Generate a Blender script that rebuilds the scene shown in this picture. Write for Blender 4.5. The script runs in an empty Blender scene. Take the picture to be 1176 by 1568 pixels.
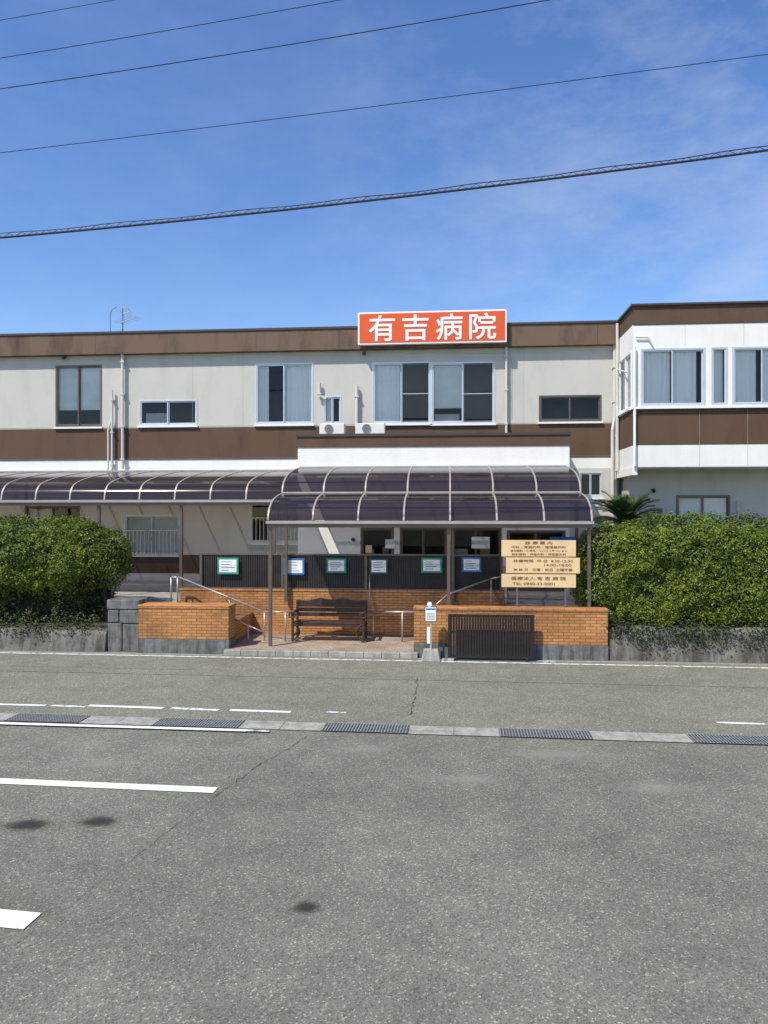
import bpy, math, random
from mathutils import Vector, Matrix, noise
random.seed(7)
sc = bpy.context.scene
# ---------------------------------------------------------------- survey helpers
H=3.0; F=1130.0; TH=math.radians(5.0); CT=math.cos(TH); ST=math.sin(TH)
def PX(u,Y):
    a=(u-588)/F; t=Y/(CT+a*ST); return t*(-ST+a*CT)
def PZ(u,v,Y):
    a=(u-588)/F; t=Y/(CT+a*ST); return H+t*(784-v)/F
def G(u,v,z=0.0):
    b=(784-v)/F; t=(z-H)/b; a=(u-588)/F
    return Vector((t*(-ST+a*CT), t*(CT+a*ST), z))
# ---------------------------------------------------------------- materials
def newmat(name):
    m=bpy.data.materials.new(name); m.use_nodes=True
    nt=m.node_tree; b=nt.nodes['Principled BSDF']; return m,nt,b
def N(nt,t,**k):
    n=nt.nodes.new(t)
    for a,v in k.items(): setattr(n,a,v)
    return n
def L(nt,a,b): nt.links.new(a,b)
def coords(nt,scale=(1,1,1)):
    tc=N(nt,'ShaderNodeTexCoord'); mp=N(nt,'ShaderNodeMapping'); mp.inputs['Scale'].default_value=scale
    L(nt,tc.outputs['Object'],mp.inputs['Vector']); return mp.outputs['Vector']
def ramp(nt,src,stops):
    r=N(nt,'ShaderNodeValToRGB'); el=r.color_ramp.elements
    while len(el)<len(stops): el.new(0.5)
    for e,(p,c) in zip(el,stops):
        e.position=p; e.color=(c[0],c[1],c[2],1) if hasattr(c,'__len__') else (c,c,c,1)
    L(nt,src,r.inputs['Fac']); return r.outputs['Color']
def mul(nt,a,b,fac=1.0,mode='MULTIPLY'):
    m=N(nt,'ShaderNodeMix',data_type='RGBA',blend_type=mode); m.inputs[0].default_value=fac
    for s,i in ((a,6),(b,7)):
        if hasattr(s,'default_value') or hasattr(s,'is_linked'): L(nt,s,m.inputs[i])
        else: m.inputs[i].default_value=(*s,1)
    return m.outputs[2]
def noisetex(nt,vec,scale,detail=4,rough=0.55):
    n=N(nt,'ShaderNodeTexNoise'); n.inputs['Scale'].default_value=scale; n.inputs['Detail'].default_value=detail
    n.inputs['Roughness'].default_value=rough; L(nt,vec,n.inputs['Vector']); return n.outputs['Fac']
def bump(nt,b,src,strength,dist=0.01):
    bm=N(nt,'ShaderNodeBump'); bm.inputs['Strength'].default_value=strength; bm.inputs['Distance'].default_value=dist
    L(nt,src,bm.inputs['Height']); L(nt,bm.outputs['Normal'],b.inputs['Normal'])
def plain(name,col,rough=0.6,metal=0.0,var=0.12,scale=3.0,bmp=0.0,bscale=60):
    m,nt,b=newmat(name); v=coords(nt)
    f=noisetex(nt,v,scale,5)
    c=ramp(nt,f,[(0.3,tuple(x*(1-var) for x in col)),(0.7,tuple(min(1,x*(1+var)) for x in col))])
    L(nt,c,b.inputs['Base Color']); b.inputs['Roughness'].default_value=rough; b.inputs['Metallic'].default_value=metal
    if bmp: bump(nt,b,noisetex(nt,v,bscale,3),bmp)
    return m
def stucco(name,col,dirt=0.25,rough=0.85):
    m,nt,b=newmat(name); v=coords(nt)
    f1=noisetex(nt,v,0.7,5)
    vs=coords(nt,(1.6,1.6,0.5)); f2=noisetex(nt,vs,1.1,7,0.6)
    c1=ramp(nt,f1,[(0.3,tuple(x*0.94 for x in col)),(0.7,col)])
    c2=ramp(nt,f2,[(0.28,(1-dirt,1-dirt*1.05,1-dirt*1.15)),(0.52,(1,1,1))])
    c=mul(nt,c1,c2)
    L(nt,c,b.inputs['Base Color']); b.inputs['Roughness'].default_value=rough
    bump(nt,b,noisetex(nt,v,45,5,.65),0.7,0.012); return m
M={}
M['grey']=stucco('stucco_grey',(0.575,0.555,0.49),0.12)
M['white']=stucco('stucco_white',(0.86,0.845,0.79),0.08)
M['brown']=stucco('stucco_brown',(0.115,0.066,0.038),0.25)
M['fascia']=stucco('fascia_brown',(0.165,0.108,0.072),0.5)
M['cap']=plain('metal_cap_brown',(0.06,0.045,0.038),0.45)
M['joint']=plain('panel_joint',(0.34,0.33,0.30),0.8)
M['alu']=plain('aluminium',(0.60,0.62,0.64),0.4,0.4,0.05)
M['alud']=plain('aluminium_dark',(0.16,0.16,0.165),0.4,0.5,0.05)
M['bronze']=plain('bronze_aluminium',(0.15,0.12,0.10),0.4,0.4,0.08)
M['rib']=plain('rib_beige',(0.42,0.36,0.31),0.45,0.2,0.08)
M['wpaint']=plain('white_painted_metal',(0.82,0.82,0.80),0.45,0,0.04)
M['pipe']=plain('pipe_pvc',(0.60,0.575,0.52),0.5,0,0.06)
M['rail']=plain('handrail_steel',(0.48,0.42,0.38),0.35,0.5,0.06)
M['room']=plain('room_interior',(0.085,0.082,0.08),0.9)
def concrete(name,c0,c1,sc_=2.0,st=0.45):
    m,nt,b=newmat(name); v=coords(nt)
    f=noisetex(nt,v,sc_,8,0.65); c=ramp(nt,f,[(0.33,c0),(0.66,c1)])
    vs=coords(nt,(4,4,0.5)); f2=noisetex(nt,vs,1.6,6,0.7)
    c=mul(nt,c,ramp(nt,f2,[(0.38,(st,st*.98,st*.95)),(0.58,(1,1,1))]))
    L(nt,c,b.inputs['Base Color']); b.inputs['Roughness'].default_value=0.9
    bump(nt,b,noisetex(nt,v,25,6,0.7),0.6,0.02); return m
M['concrete']=concrete('old_concrete',(0.09,0.083,0.070),(0.25,0.235,0.20))
M['basestone']=concrete('plinth_stone',(0.12,0.12,0.115),(0.22,0.22,0.21),6)
M['kerb']=concrete('kerb_concrete',(0.31,0.295,0.255),(0.44,0.425,0.37),5,0.7)
def brick(name,c1,c2,mo,bw=0.215,rh=0.062,ms=0.006,bm_=0.5,xz=True):
    m,nt,b=newmat(name); tc=N(nt,'ShaderNodeTexCoord'); sp=N(nt,'ShaderNodeSeparateXYZ'); L(nt,tc.outputs['Object'],sp.inputs[0])
    ad=N(nt,'ShaderNodeMath',operation='ADD'); 
    cb=N(nt,'ShaderNodeCombineXYZ')
    if xz:
        L(nt,sp.outputs['X'],ad.inputs[0]); L(nt,sp.outputs['Y'],ad.inputs[1]); L(nt,ad.outputs[0],cb.inputs['X']); L(nt,sp.outputs['Z'],cb.inputs['Y'])
    else:
        L(nt,sp.outputs['X'],cb.inputs['X']); L(nt,sp.outputs['Y'],cb.inputs['Y'])
    br=N(nt,'ShaderNodeTexBrick'); br.inputs['Scale'].default_value=1; br.inputs['Brick Width'].default_value=bw
    br.inputs['Row Height'].default_value=rh; br.inputs['Mortar Size'].default_value=ms; br.inputs['Mortar Smooth'].default_value=0.2
    br.inputs['Color1'].default_value=(*c1,1); br.inputs['Color2'].default_value=(*c2,1); br.inputs['Mortar'].default_value=(*mo,1)
    L(nt,cb.outputs[0],br.inputs['Vector'])
    v=coords(nt); d=ramp(nt,noisetex(nt,v,1.3,7,0.65),[(0.35,(0.66,0.63,0.6)),(0.58,(1,1,1))])
    L(nt,mul(nt,br.outputs['Color'],d),b.inputs['Base Color']); b.inputs['Roughness'].default_value=0.7
    inv=N(nt,'ShaderNodeMath',operation='SUBTRACT'); inv.inputs[0].default_value=1; L(nt,br.outputs['Fac'],inv.inputs[1])
    bump(nt,b,inv.outputs[0],bm_,0.006); return m
M['brick']=brick('orange_brick_tile',(0.61,0.275,0.082),(0.47,0.19,0.052),(0.20,0.115,0.06),ms=0.008)
M['paver']=brick('floor_tile',(0.44,0.35,0.26),(0.38,0.29,0.21),(0.22,0.18,0.15),0.15,0.15,0.006,0.2,False)
def asphalt(name,c0,c1,warm=1.0):
    m,nt,b=newmat(name); v=coords(nt)
    big=noisetex(nt,v,0.28,7,0.62); base=ramp(nt,big,[(0.35,c0),(0.65,c1)])
    mid=noisetex(nt,v,1.9,9,0.72); base=mul(nt,base,ramp(nt,mid,[(0.33,(0.84,0.84,0.84)),(0.62,(1.06,1.06,1.05))]))
    vo=N(nt,'ShaderNodeTexVoronoi'); vo.inputs['Scale'].default_value=78; L(nt,v,vo.inputs['Vector'])
    sp=ramp(nt,vo.outputs['Color'],[(0.15,(0.52,0.52,0.52)),(0.45,(1,1,0.98)),(0.78,(1.0,1.0,1.0)),(0.88,(2.1,2.05,1.9))])
    base=mul(nt,base,sp,0.85)
    fine=noisetex(nt,v,170,3,0.7); base=mul(nt,base,ramp(nt,fine,[(0.34,(0.42,0.42,0.42)),(0.6,(1.22,1.22,1.2))]),0.85)
    L(nt,base,b.inputs['Base Color']); b.inputs['Roughness'].default_value=0.92
    b.inputs['Specular IOR Level'].default_value=0.15
    bump(nt,b,mul(nt,vo.outputs['Distance'],fine,0.5),0.5,0.006); return m
M['lot']=asphalt('asphalt_lot',(0.172,0.168,0.134),(0.240,0.234,0.188))
M['road']=asphalt('asphalt_road',(0.215,0.208,0.166),(0.262,0.252,0.200))
def paint(name,wear):
    m,nt,b=newmat(name); v=coords(nt); f=noisetex(nt,v,9,9,0.75)
    c=ramp(nt,f,[(wear-0.06,(0.26,0.26,0.22)),(wear,(0.80,0.80,0.77))]); L(nt,c,b.inputs['Base Color']); b.inputs['Roughness'].default_value=0.7; return m
M['paint']=paint('road_paint',0.39); M['paintworn']=paint('road_paint_worn',0.49)
def stain(name,col,op):
    m,nt,b=newmat(name); tc=N(nt,'ShaderNodeTexCoord')
    ln=N(nt,'ShaderNodeVectorMath',operation='LENGTH'); 
    at=N(nt,'ShaderNodeUVMap'); L(nt,at.outputs[0],ln.inputs[0])
    nz=noisetex(nt,tc.outputs['Object'],4,6,0.7)
    ad=N(nt,'ShaderNodeMath',operation='MULTIPLY_ADD'); L(nt,nz,ad.inputs[0]); ad.inputs[1].default_value=0.9; 
    L(nt,ln.outputs['Value'],ad.inputs[2])
    mr=N(nt,'ShaderNodeMapRange',interpolation_type='SMOOTHSTEP'); mr.inputs['From Min'].default_value=0.55; mr.inputs['From Max'].default_value=1.5
    mr.inputs['To Min'].default_value=op; mr.inputs['To Max'].default_value=0.0; L(nt,ad.outputs[0],mr.inputs['Value'])
    b.inputs['Base Color'].default_value=(*col,1); b.inputs['Roughness'].default_value=0.9; b.inputs['Specular IOR Level'].default_value=0.1
    L(nt,mr.outputs[0],b.inputs['Alpha']); return m
M['oil']=stain('oil_stain',(0.045,0.045,0.042),0.85); M['pale']=stain('pale_stain',(0.38,0.37,0.31),0.42)
def glass(name,tint,refl,body=None,bodyfac=0.0,rough=0.02,gc=1.0):
    m=bpy.data.materials.new(name); m.use_nodes=True; nt=m.node_tree; nt.nodes.clear()
    o=N(nt,'ShaderNodeOutputMaterial'); tr=N(nt,'ShaderNodeBsdfTransparent'); tr.inputs[0].default_value=(*tint,1)
    gl=N(nt,'ShaderNodeBsdfGlossy'); gl.inputs['Roughness'].default_value=rough; gl.inputs['Color'].default_value=(gc,gc,gc,1)
    fr=N(nt,'ShaderNodeFresnel'); fr.inputs[0].default_value=refl
    mx=N(nt,'ShaderNodeMixShader'); L(nt,fr.outputs[0],mx.inputs[0]); last=tr.outputs[0]
    if body:
        df=N(nt,'ShaderNodeBsdfDiffuse'); df.inputs[0].default_value=(*body,1); m2=N(nt,'ShaderNodeMixShader'); m2.inputs[0].default_value=bodyfac
        L(nt,tr.outputs[0],m2.inputs[1]); L(nt,df.outputs[0],m2.inputs[2]); last=m2.outputs[0]
    L(nt,last,mx.inputs[1]); L(nt,gl.outputs[0],mx.inputs[2]); L(nt,mx.outputs[0],o.inputs[0]); return m
M['glass']=glass('window_glass',(0.96,0.975,0.965),1.42)
M['mesh']=glass('insect_screen',(0.62,0.62,0.62),1.0,(0.05,0.05,0.05),0.12)
M['poly']=glass('smoked_polycarbonate',(0.23,0.19,0.205),1.5,(0.072,0.055,0.062),0.25,0.12,0.75)
m,nt,b=newmat('curtain_fabric'); b.inputs['Base Color'].default_value=(0.93,0.92,0.90,1); b.inputs['Roughness'].default_value=0.9; M['curtain']=m
M['blind']=plain('roller_blind',(0.80,0.80,0.75),0.8,0,0.05)
M['blindgrey']=plain('roller_blind_grey',(0.46,0.46,0.43),0.8,0,0.05)
M['orange']=plain('sign_orange',(0.74,0.10,0.018),0.4,0,0.04)
M['signwhite']=plain('sign_white',(0.86,0.86,0.84),0.4,0,0.03)
M['cream']=plain('board_cream',(0.76,0.54,0.28),0.55,0,0.08)
M['redbrown']=plain('lettering_brown',(0.20,0.05,0.02),0.6)
M['ink']=plain('ink',(0.05,0.06,0.09),0.6)
M['black']=plain('black_steel',(0.022,0.017,0.017),0.45,0.2,0.2)
M['fence']=plain('fence_dark_brown',(0.028,0.021,0.019),0.5,0.1,0.2)
M['wood']=plain('dark_wood',(0.05,0.025,0.018),0.5,0,0.35,12)
M['green']=plain('frame_green',(0.02,0.30,0.19),0.5)
M['blue']=plain('frame_blue',(0.03,0.15,0.45),0.5)
M['cable']=plain('cable_black',(0.02,0.02,0.022),0.6)
M['soil']=plain('soil',(0.07,0.05,0.035),0.95,0,0.4,6,0.6)
M['roof']=plain('roof_membrane',(0.25,0.25,0.25),0.9)
M['acbody']=plain('ac_casing',(0.72,0.71,0.66),0.5,0,0.04)
M['grate']=plain('galvanised_grate',(0.36,0.38,0.38),0.55,0.3,0.2,20)
M['dark']=plain('void_dark',(0.02,0.02,0.02),0.9)
M['seam']=plain('asphalt_seam',(0.07,0.07,0.06),0.9,0,0.4,8)
def foliage(name,a,b_,c_):
    m,nt,b=newmat(name); g=N(nt,'ShaderNodeNewGeometry')
    c=ramp(nt,g.outputs['Random Per Island'],[(0.0,a),(0.6,b_),(1.0,c_)])
    v=coords(nt); c=mul(nt,c,ramp(nt,noisetex(nt,v,2.2,4),[(0.35,(0.6,0.66,0.55)),(0.62,(1.15,1.1,1.0))]))
    L(nt,c,b.inputs['Base Color']); b.inputs['Roughness'].default_value=0.5
    b.inputs['Specular IOR Level'].default_value=0.25
    return m
M['leaf']=foliage('hedge_leaf',(0.045,0.075,0.008),(0.105,0.155,0.012),(0.22,0.26,0.022))
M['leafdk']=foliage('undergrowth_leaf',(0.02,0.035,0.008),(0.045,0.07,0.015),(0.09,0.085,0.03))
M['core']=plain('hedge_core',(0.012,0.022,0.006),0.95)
M['bark']=plain('bark',(0.07,0.05,0.035),0.9,0,0.3,10,0.6)
M['palm']=foliage('cycad_leaf',(0.02,0.055,0.01),(0.04,0.09,0.015),(0.08,0.13,0.03))
# ---------------------------------------------------------------- mesh builder
def empty(name,loc=(0,0,0)):
    e=bpy.data.objects.new(name,None); e.location=loc; e.empty_display_size=0.2; sc.collection.objects.link(e); return e
class MB:
    def __init__(s,mat=None): s.v=[];s.f=[];s.m=[];s.mats=[];s.T=mat
    def mi(s,k):
        if k not in s.mats: s.mats.append(k)
        return s.mats.index(k)
    def add(s,pts,faces,k):
        o=len(s.v); i=s.mi(k)
        for p in pts:
            p=Vector(p); s.v.append(tuple(s.T@p) if s.T else tuple(p))
        for f in faces: s.f.append(tuple(o+j for j in f)); s.m.append(i)
    def box(s,x0,x1,y0,y1,z0,z1,k):
        if x0>x1:x0,x1=x1,x0
        s.add([(x0,y0,z0),(x1,y0,z0),(x1,y1,z0),(x0,y1,z0),(x0,y0,z1),(x1,y0,z1),(x1,y1,z1),(x0,y1,z1)],
              [(0,3,2,1),(4,5,6,7),(0,1,5,4),(1,2,6,5),(2,3,7,6),(3,0,4,7)],k)
    def quad(s,a,b,c,d,k): s.add([a,b,c,d],[(0,1,2,3)],k)
    def cyl(s,p,q,r,k,n=10,r2=None):
        p=Vector(p);q=Vector(q);d=(q-p).normalized(); r2=r if r2 is None else r2
        a=d.orthogonal().normalized(); b=d.cross(a)
        pts=[];
        for c,rr in((p,r),(q,r2)):
            for i in range(n):
                t=2*math.pi*i/n; pts.append(c+a*math.cos(t)*rr+b*math.sin(t)*rr)
        s.add(pts,[(i,(i+1)%n,n+(i+1)%n,n+i) for i in range(n)]+[tuple(range(n))[::-1],tuple(range(n,2*n))],k)
    def path(s,pts,r,k,n=8):
        for a,b in zip(pts[:-1],pts[1:]): s.cyl(a,b,r,k,n)
    def done(s,name,parent=None,bevel=0,smooth=False):
        me=bpy.data.meshes.new(name); me.from_pydata(s.v,[],s.f)
        for k in s.mats: me.materials.append(M[k])
        me.polygons.foreach_set('material_index',s.m)
        if smooth: me.polygons.foreach_set('use_smooth',[True]*len(s.f))
        me.update(); o=bpy.data.objects.new(name,me); sc.collection.objects.link(o)
        if parent: o.parent=parent
        if bevel:
            md=o.modifiers.new('b','BEVEL'); md.width=bevel; md.segments=2; md.limit_method='ANGLE'
        return o
def text(body,name,x,y,z,height,width,mat,parent,shifts=((0,0),)):
    for k,(dx,dz) in enumerate(shifts):
        c=bpy.data.curves.new(name,'FONT'); c.body=body; c.size=1; c.align_x='CENTER'; c.align_y='CENTER'; c.extrude=0.0012
        c.materials.append(M[mat]); o=bpy.data.objects.new(name,c); sc.collection.objects.link(o)
        o.rotation_euler=(math.pi/2,0,0); o.location=(x,y,z); o.parent=parent
        bpy.context.view_layer.update(); d=o.dimensions
        if d.x>0 and d.y>0: o.scale=(width/d.x,height/d.y,1)
        bb=[Vector(q) for q in o.bound_box]; cx=(min(q.x for q in bb)+max(q.x for q in bb))/2; cy=(min(q.y for q in bb)+max(q.y for q in bb))/2
        o.location=(x-cx*o.scale.x+dx,y-k*0.0006,z-cy*o.scale.y+dz)
def wall(mb,x0,x1,bands,ops,t=0.14,rev='grey'):
    xs=sorted({x0,x1}|{o[i] for o in ops for i in(0,1) if x0<o[i]<x1})
    zs=sorted({b[0] for b in bands}|{b[1] for b in bands}|{o[i] for o in ops for i in(2,3)})
    for i in range(len(xs)-1):
        for j in range(len(zs)-1):
            cx=(xs[i]+xs[i+1])/2; cz=(zs[j]+zs[j+1])/2
            if any(o[0]<cx<o[1] and o[2]<cz<o[3] for o in ops): continue
            k=None
            for b in bands:
                if b[0]<=cz<=b[1]: k=b[2]
            if k: mb.quad((xs[i],0,zs[j]),(xs[i+1],0,zs[j]),(xs[i+1],0,zs[j+1]),(xs[i],0,zs[j+1]),k)
    for a,b,c,d in [o[:4] for o in ops]:
        mb.quad((a,0,c),(a,t,c),(a,t,d),(a,0,d),rev); mb.quad((b,0,c),(b,0,d),(b,t,d),(b,t,c),rev)
        mb.quad((a,0,d),(a,t,d),(b,t,d),(b,0,d),rev); mb.quad((a,0,c),(b,0,c),(b,t,c),(a,t,c),rev)
def window(parent,T,x0,x1,z0,z1,panes=2,fr='alu',curt=(),blinds=(),sill=True,y=0.04,name='window',room='room',screen=(),fw=0.045,extra=(),bk='blind'):
    mb=MB(T); w=fw
    mb.box(x0,x1,y-0.05,y+0.05,z1-w,z1,fr); mb.box(x0,x1,y-0.05,y+0.05,z0,z0+w,fr)
    mb.box(x0,x0+w,y-0.05,y+0.05,z0+w,z1-w,fr); mb.box(x1-w,x1,y-0.05,y+0.05,z0+w,z1-w,fr)
    n=panes; pw=(x1-x0-2*w)/n
    for i in range(n):
        a=x0+w+i*pw; b=a+pw; yy=y+(0.018 if i%2 else -0.018); s=0.032
        mb.box(a,a+s,yy-.014,yy+.014,z0+w,z1-w,fr); mb.box(b-s,b,yy-.014,yy+.014,z0+w,z1-w,fr)
        mb.box(a+s,b-s,yy-.014,yy+.014,z0+w,z0+w+s*1.4,fr); mb.box(a+s,b-s,yy-.014,yy+.014,z1-w-s,z1-w,fr)
        if i in screen:
            zm=z0+(z1-z0)*.48; mb.box(a+s,b-s,yy-.03,yy-.016,zm,zm+.02,fr)
    if sill:
        mb.box(x0-0.03,x1+0.03,-0.07,y-0.05,z0-0.05,z0,'wpaint')
    mb.done(name,parent)
    g=MB(T)
    for i in range(n):
        a=x0+w+i*pw; yy=y+(0.018 if i%2 else -0.018)
        g.quad((a,yy,z0+w),(a+pw,yy,z0+w),(a+pw,yy,z1-w),(a,yy,z1-w),'glass')
        if i in screen: g.quad((a+.03,yy-.022,z0+w),(a+pw-.03,yy-.022,z0+w),(a+pw-.03,yy-.022,z1-w),(a+.03,yy-.022,z1-w),'mesh')
    g.done(name+'_glass',parent)
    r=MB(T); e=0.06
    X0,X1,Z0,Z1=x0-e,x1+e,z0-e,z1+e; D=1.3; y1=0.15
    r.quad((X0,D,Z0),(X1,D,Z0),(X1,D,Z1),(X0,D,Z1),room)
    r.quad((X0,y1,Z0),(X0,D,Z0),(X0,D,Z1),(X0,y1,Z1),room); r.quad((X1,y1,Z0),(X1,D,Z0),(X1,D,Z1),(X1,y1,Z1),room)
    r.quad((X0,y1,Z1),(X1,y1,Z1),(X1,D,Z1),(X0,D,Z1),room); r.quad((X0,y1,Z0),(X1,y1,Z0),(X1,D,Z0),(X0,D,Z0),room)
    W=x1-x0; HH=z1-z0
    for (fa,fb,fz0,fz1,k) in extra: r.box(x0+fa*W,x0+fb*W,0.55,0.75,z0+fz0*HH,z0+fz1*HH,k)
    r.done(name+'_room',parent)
    for (fa,fb,fz0,fz1) in curt:
        c=MB(T); A=x0+fa*W; B=x0+fb*W; n2=max(8,int((B-A)/0.01)); ph=random.random()*6
        pts=[];fs=[]
        for i in range(n2+1):
            xx=A+(B-A)*i/n2; yy=0.105+0.012*math.sin(xx*44+ph+1.3*math.sin(xx*9))+0.006*math.sin(xx*19+ph)
            pts+= [(xx,yy,z0+fz0*HH),(xx,yy*0.9+0.01,z0+fz1*HH)]
        for i in range(n2): fs.append((2*i,2*i+2,2*i+3,2*i+1))
        c.add(pts,fs,'curtain'); c.done(name+'_curtain',parent,smooth=True)
    for bl in blinds:
        fa,fb,fz0,fz1=bl[:4]; kk=bl[4] if len(bl)>4 else bk
        c=MB(T); c.box(x0+fa*W,x0+fb*W,0.09,0.095,z0+fz0*HH,z0+fz1*HH,kk)
        c.done(name+'_blind',parent)
# ---------------------------------------------------------------- ground
g=MB(); g.quad((-300,-200,0),(300,-200,0),(300,400,0),(-300,400,0),'lot'); g.done('ground')
def ext(p,q,xa,xb):
    d=(q-p); f=lambda X:p+d*((X-p.x)/d.x); return f(xa),f(xb)
YW=15.2
def strip(mb,a,b,c,d,z,k):
    mb.quad((c.x,c.y,z),(d.x,d.y,z),(b.x,b.y,z),(a.x,a.y,z),k)
r=MB(); na,nb=ext(G(0,1094),G(1176,1128),-60,60)
strip(r,Vector((-60,YW+0.1,0)),Vector((60,YW+0.1,0)),na,nb,0.004,'road'); r.done('road')
def line(mb,u0,v0,u1,v1,wd,k,z=0.009,segs=1):
    p=G(u0,v0);q=G(u1,v1);d=(q-p).normalized();n=Vector((-d.y,d.x,0))*wd/2
    mb.quad((p.x-n.x,p.y-n.y,z),(q.x-n.x,q.y-n.y,z),(q.x+n.x,q.y+n.y,z),(p.x+n.x,p.y+n.y,z),k)
mk=MB()
line(mk,-500,990,1700,1034,0.08,'paintworn')
line(mk,-400,1069,70,1081,0.08,'paint'); line(mk,78,1081,130,1083,0.08,'paintworn'); line(mk,136,1081,250,1085,0.10,'paint')
line(mk,262,1085,335,1088,0.10,'paintworn'); line(mk,352,1088,445,1091,0.10,'paint'); line(mk,500,1091,530,1092,0.06,'paintworn')
line(mk,1097,1107,1500,1121,0.08,'paintworn')
line(mk,-300,1101,378,1121,0.10,'paint',0.025)
line(mk,378,1121,412,1122,0.07,'paintworn',0.025)
line(mk,-600,1171,330,1211,0.16,'paint'); line(mk,-900,1320,50,1412,0.22,'paint')
mk.done('road_markings')
cr=MB(); 
line(cr,-400,1019,1600,1063,0.014,'seam',0.0075)
line(cr,-400,1012,300,1026,0.010,'seam',0.0073)
random.seed(3)
def crack(pts,wd,k='seam'):
    P=[]
    for (u0,v0),(u1,v1) in zip(pts[:-1],pts[1:]):
        n=14
        for i in range(n):
            t=i/n; P.append((u0+(u1-u0)*t+random.uniform(-3,3),v0+(v1-v0)*t+random.uniform(-1.5,1.5)))
    P.append(pts[-1])
    for a,b in zip(P[:-1],P[1:]): line(cr,a[0],a[1],b[0],b[1],wd*random.uniform(0.2,1.2),k,0.0078)
crack([(640,1038),(634,1070),(628,1095)],0.018)
crack([(470,1130),(400,1170),(330,1220)],0.010)
crack([(330,1220),(180,1330),(0,1465)],0.0045)
cr.done('pavement_cracks')
dr=MB(); gr=MB()
def drainseg(u0,u1,kind):
    vc=lambda u:1101+(u-75)*0.0314
    p=G(u0,vc(u0));q=G(u1,vc(u1));d=(q-p);ln=d.length;d.normalize();n=Vector((-d.y,d.x,0));hw=0.19
    def Q(mb,s0,s1,w0,w1,z,k):
        A=[p+d*s0+n*w0,p+d*s1+n*w0,p+d*s1+n*w1,p+d*s0+n*w1]; mb.quad(*[(a.x,a.y,z) for a in A],k)
    if kind=='c':
        m_=max(1,round(ln/0.6))
        for i in range(m_): Q(dr,i*ln/m_+0.004,(i+1)*ln/m_-0.004,-hw,hw,0.0125,'kerb')
    else:
        Q(dr,0,ln,-hw,hw,0.0125,'dark')
        k=int(ln/0.04)
        for i in range(k): Q(gr,i*ln/k,i*ln/k+0.016,-hw,hw,0.0165,'grate')
        for j in range(7): w=-hw+(2*hw-.012)*j/6; Q(gr,0,ln,w,w+0.012,0.0205,'grate')
edges=[(-600,-480,'g'),(-480,-250,'c'),(-250,-130,'g'),(-130,18,'c'),(18,130,'g'),(130,240,'c'),(240,370,'g'),(370,495,'c'),(495,626,'g'),(626,765,'c'),(765,905,'g'),(905,1057,'c'),(1057,1200,'g'),(1200,1350,'c'),(1350,1500,'g')]
for e in edges: drainseg(*e)
dc=empty('drain_channel'); dr.done('concrete_covers',dc); gr.done('grates',dc)
def stainat(nm,u,v,ru,rv,k):
    c=G(u,v); rx=(G(u+ru,v)-c).length; ry=abs(G(u,v-rv).y-G(u,v+rv).y)/2
    me=bpy.data.meshes.new(nm); me.from_pydata([(-rx*1.5,-ry*1.5,0),(rx*1.5,-ry*1.5,0),(rx*1.5,ry*1.5,0),(-rx*1.5,ry*1.5,0)],[],[(0,1,2,3)])
    uv=me.uv_layers.new(name='UVMap')
    for i,c2 in enumerate([(-1.5,-1.5),(1.5,-1.5),(1.5,1.5),(-1.5,1.5)]): uv.data[i].uv=c2
    me.materials.append(M[k]); o=bpy.data.objects.new(nm,me); o.location=(c.x,c.y,0.0062); sc.collection.objects.link(o)
for (u,v,a,b,k) in [(42,1264,44,12,'oil'),(150,1259,36,11,'oil'),(468,1391,26,13,'oil'),(1000,1208,70,16,'pale'),(148,1172,46,10,'pale'),(850,1156,120,12,'pale'),(720,1195,70,10,'pale'),(560,1148,70,9,'pale')]:
    stainat('asphalt_stain',u,v,a,b,k)
# ---------------------------------------------------------------- main building
YB=21.0
B=empty('hospital_building')
TM=Matrix.Translation((0,YB,0))
X=lambda u:PX(u,YB); Z=lambda u,v:PZ(u,v,YB)
zr=8.27; zf=7.62; zb1=5.47; zb0=4.57; FL=0.85
XL=X(-420); XR=PX(945,YB)
ops=[]
def W(u0,u1,v0,v1): 
    um=(u0+u1)/2; o=(X(u0),X(u1),Z(um,v1),Z(um,v0)); ops.append(o); return o
w1=W(85,156,559,654); w2=W(213,302,612,652); w3=W(391,480,556,650); w4=W(495,523,606,650)
w5=W(570,660,554,649); w6=W(660,758,554,649); w7=W(825,921,605,646); w0=W(-90,-10,562,656)
gw1=W(40,122,775,850); gw2=W(190,275,788,850); gw3=W(382,506,768,832); gw8=W(886,923,722,762); gwa=W(-120,-40,778,850)
mb=MB(TM)
wall(mb,XL,XR,[(0,1.2,'grey'),(1.2,1.75,'brown'),(1.75,zb0,'grey'),(zb0-0.35,zb0,'white'),(zb0,zb1,'brown'),(zb1,zr-0.1,'grey')],ops)
mb.done('front_wall',B)
mb=MB()
mb.quad((XL,YB,0),(XL,YB+12,0),(XL,YB+12,zr-.1),(XL,YB,zr-.1),'grey')
mb.quad((XL,YB+12,0),(16,YB+12,0),(16,YB+12,zr-.1),(XL,YB+12,zr-.1),'grey')
mb.quad((XL,YB,zr-.12),(16,YB,zr-.12),(16,YB+12,zr-.12),(XL,YB+12,zr-.12),'roof')
mb.done('building_shell',B)
mb=MB(); 
mb.box(XL-0.2,XR+0.02,YB-0.22,YB+0.3,zf,zr-0.06,'fascia'); mb.box(XL-0.22,XR+0.02,YB-0.25,YB+0.33,zr-0.06,zr,'cap')
mb.box(XL,XR,YB-0.02,YB,zb0-0.035,zb0-0.003,'cap')
xx=XL
while xx<XR-.5:
    mb.box(xx,xx+.012,YB-.223,YB-.2201,zf,zr-.06,'cap'); xx+=2.4
mb.done('roof_fascia',B)
mb=MB()
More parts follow.
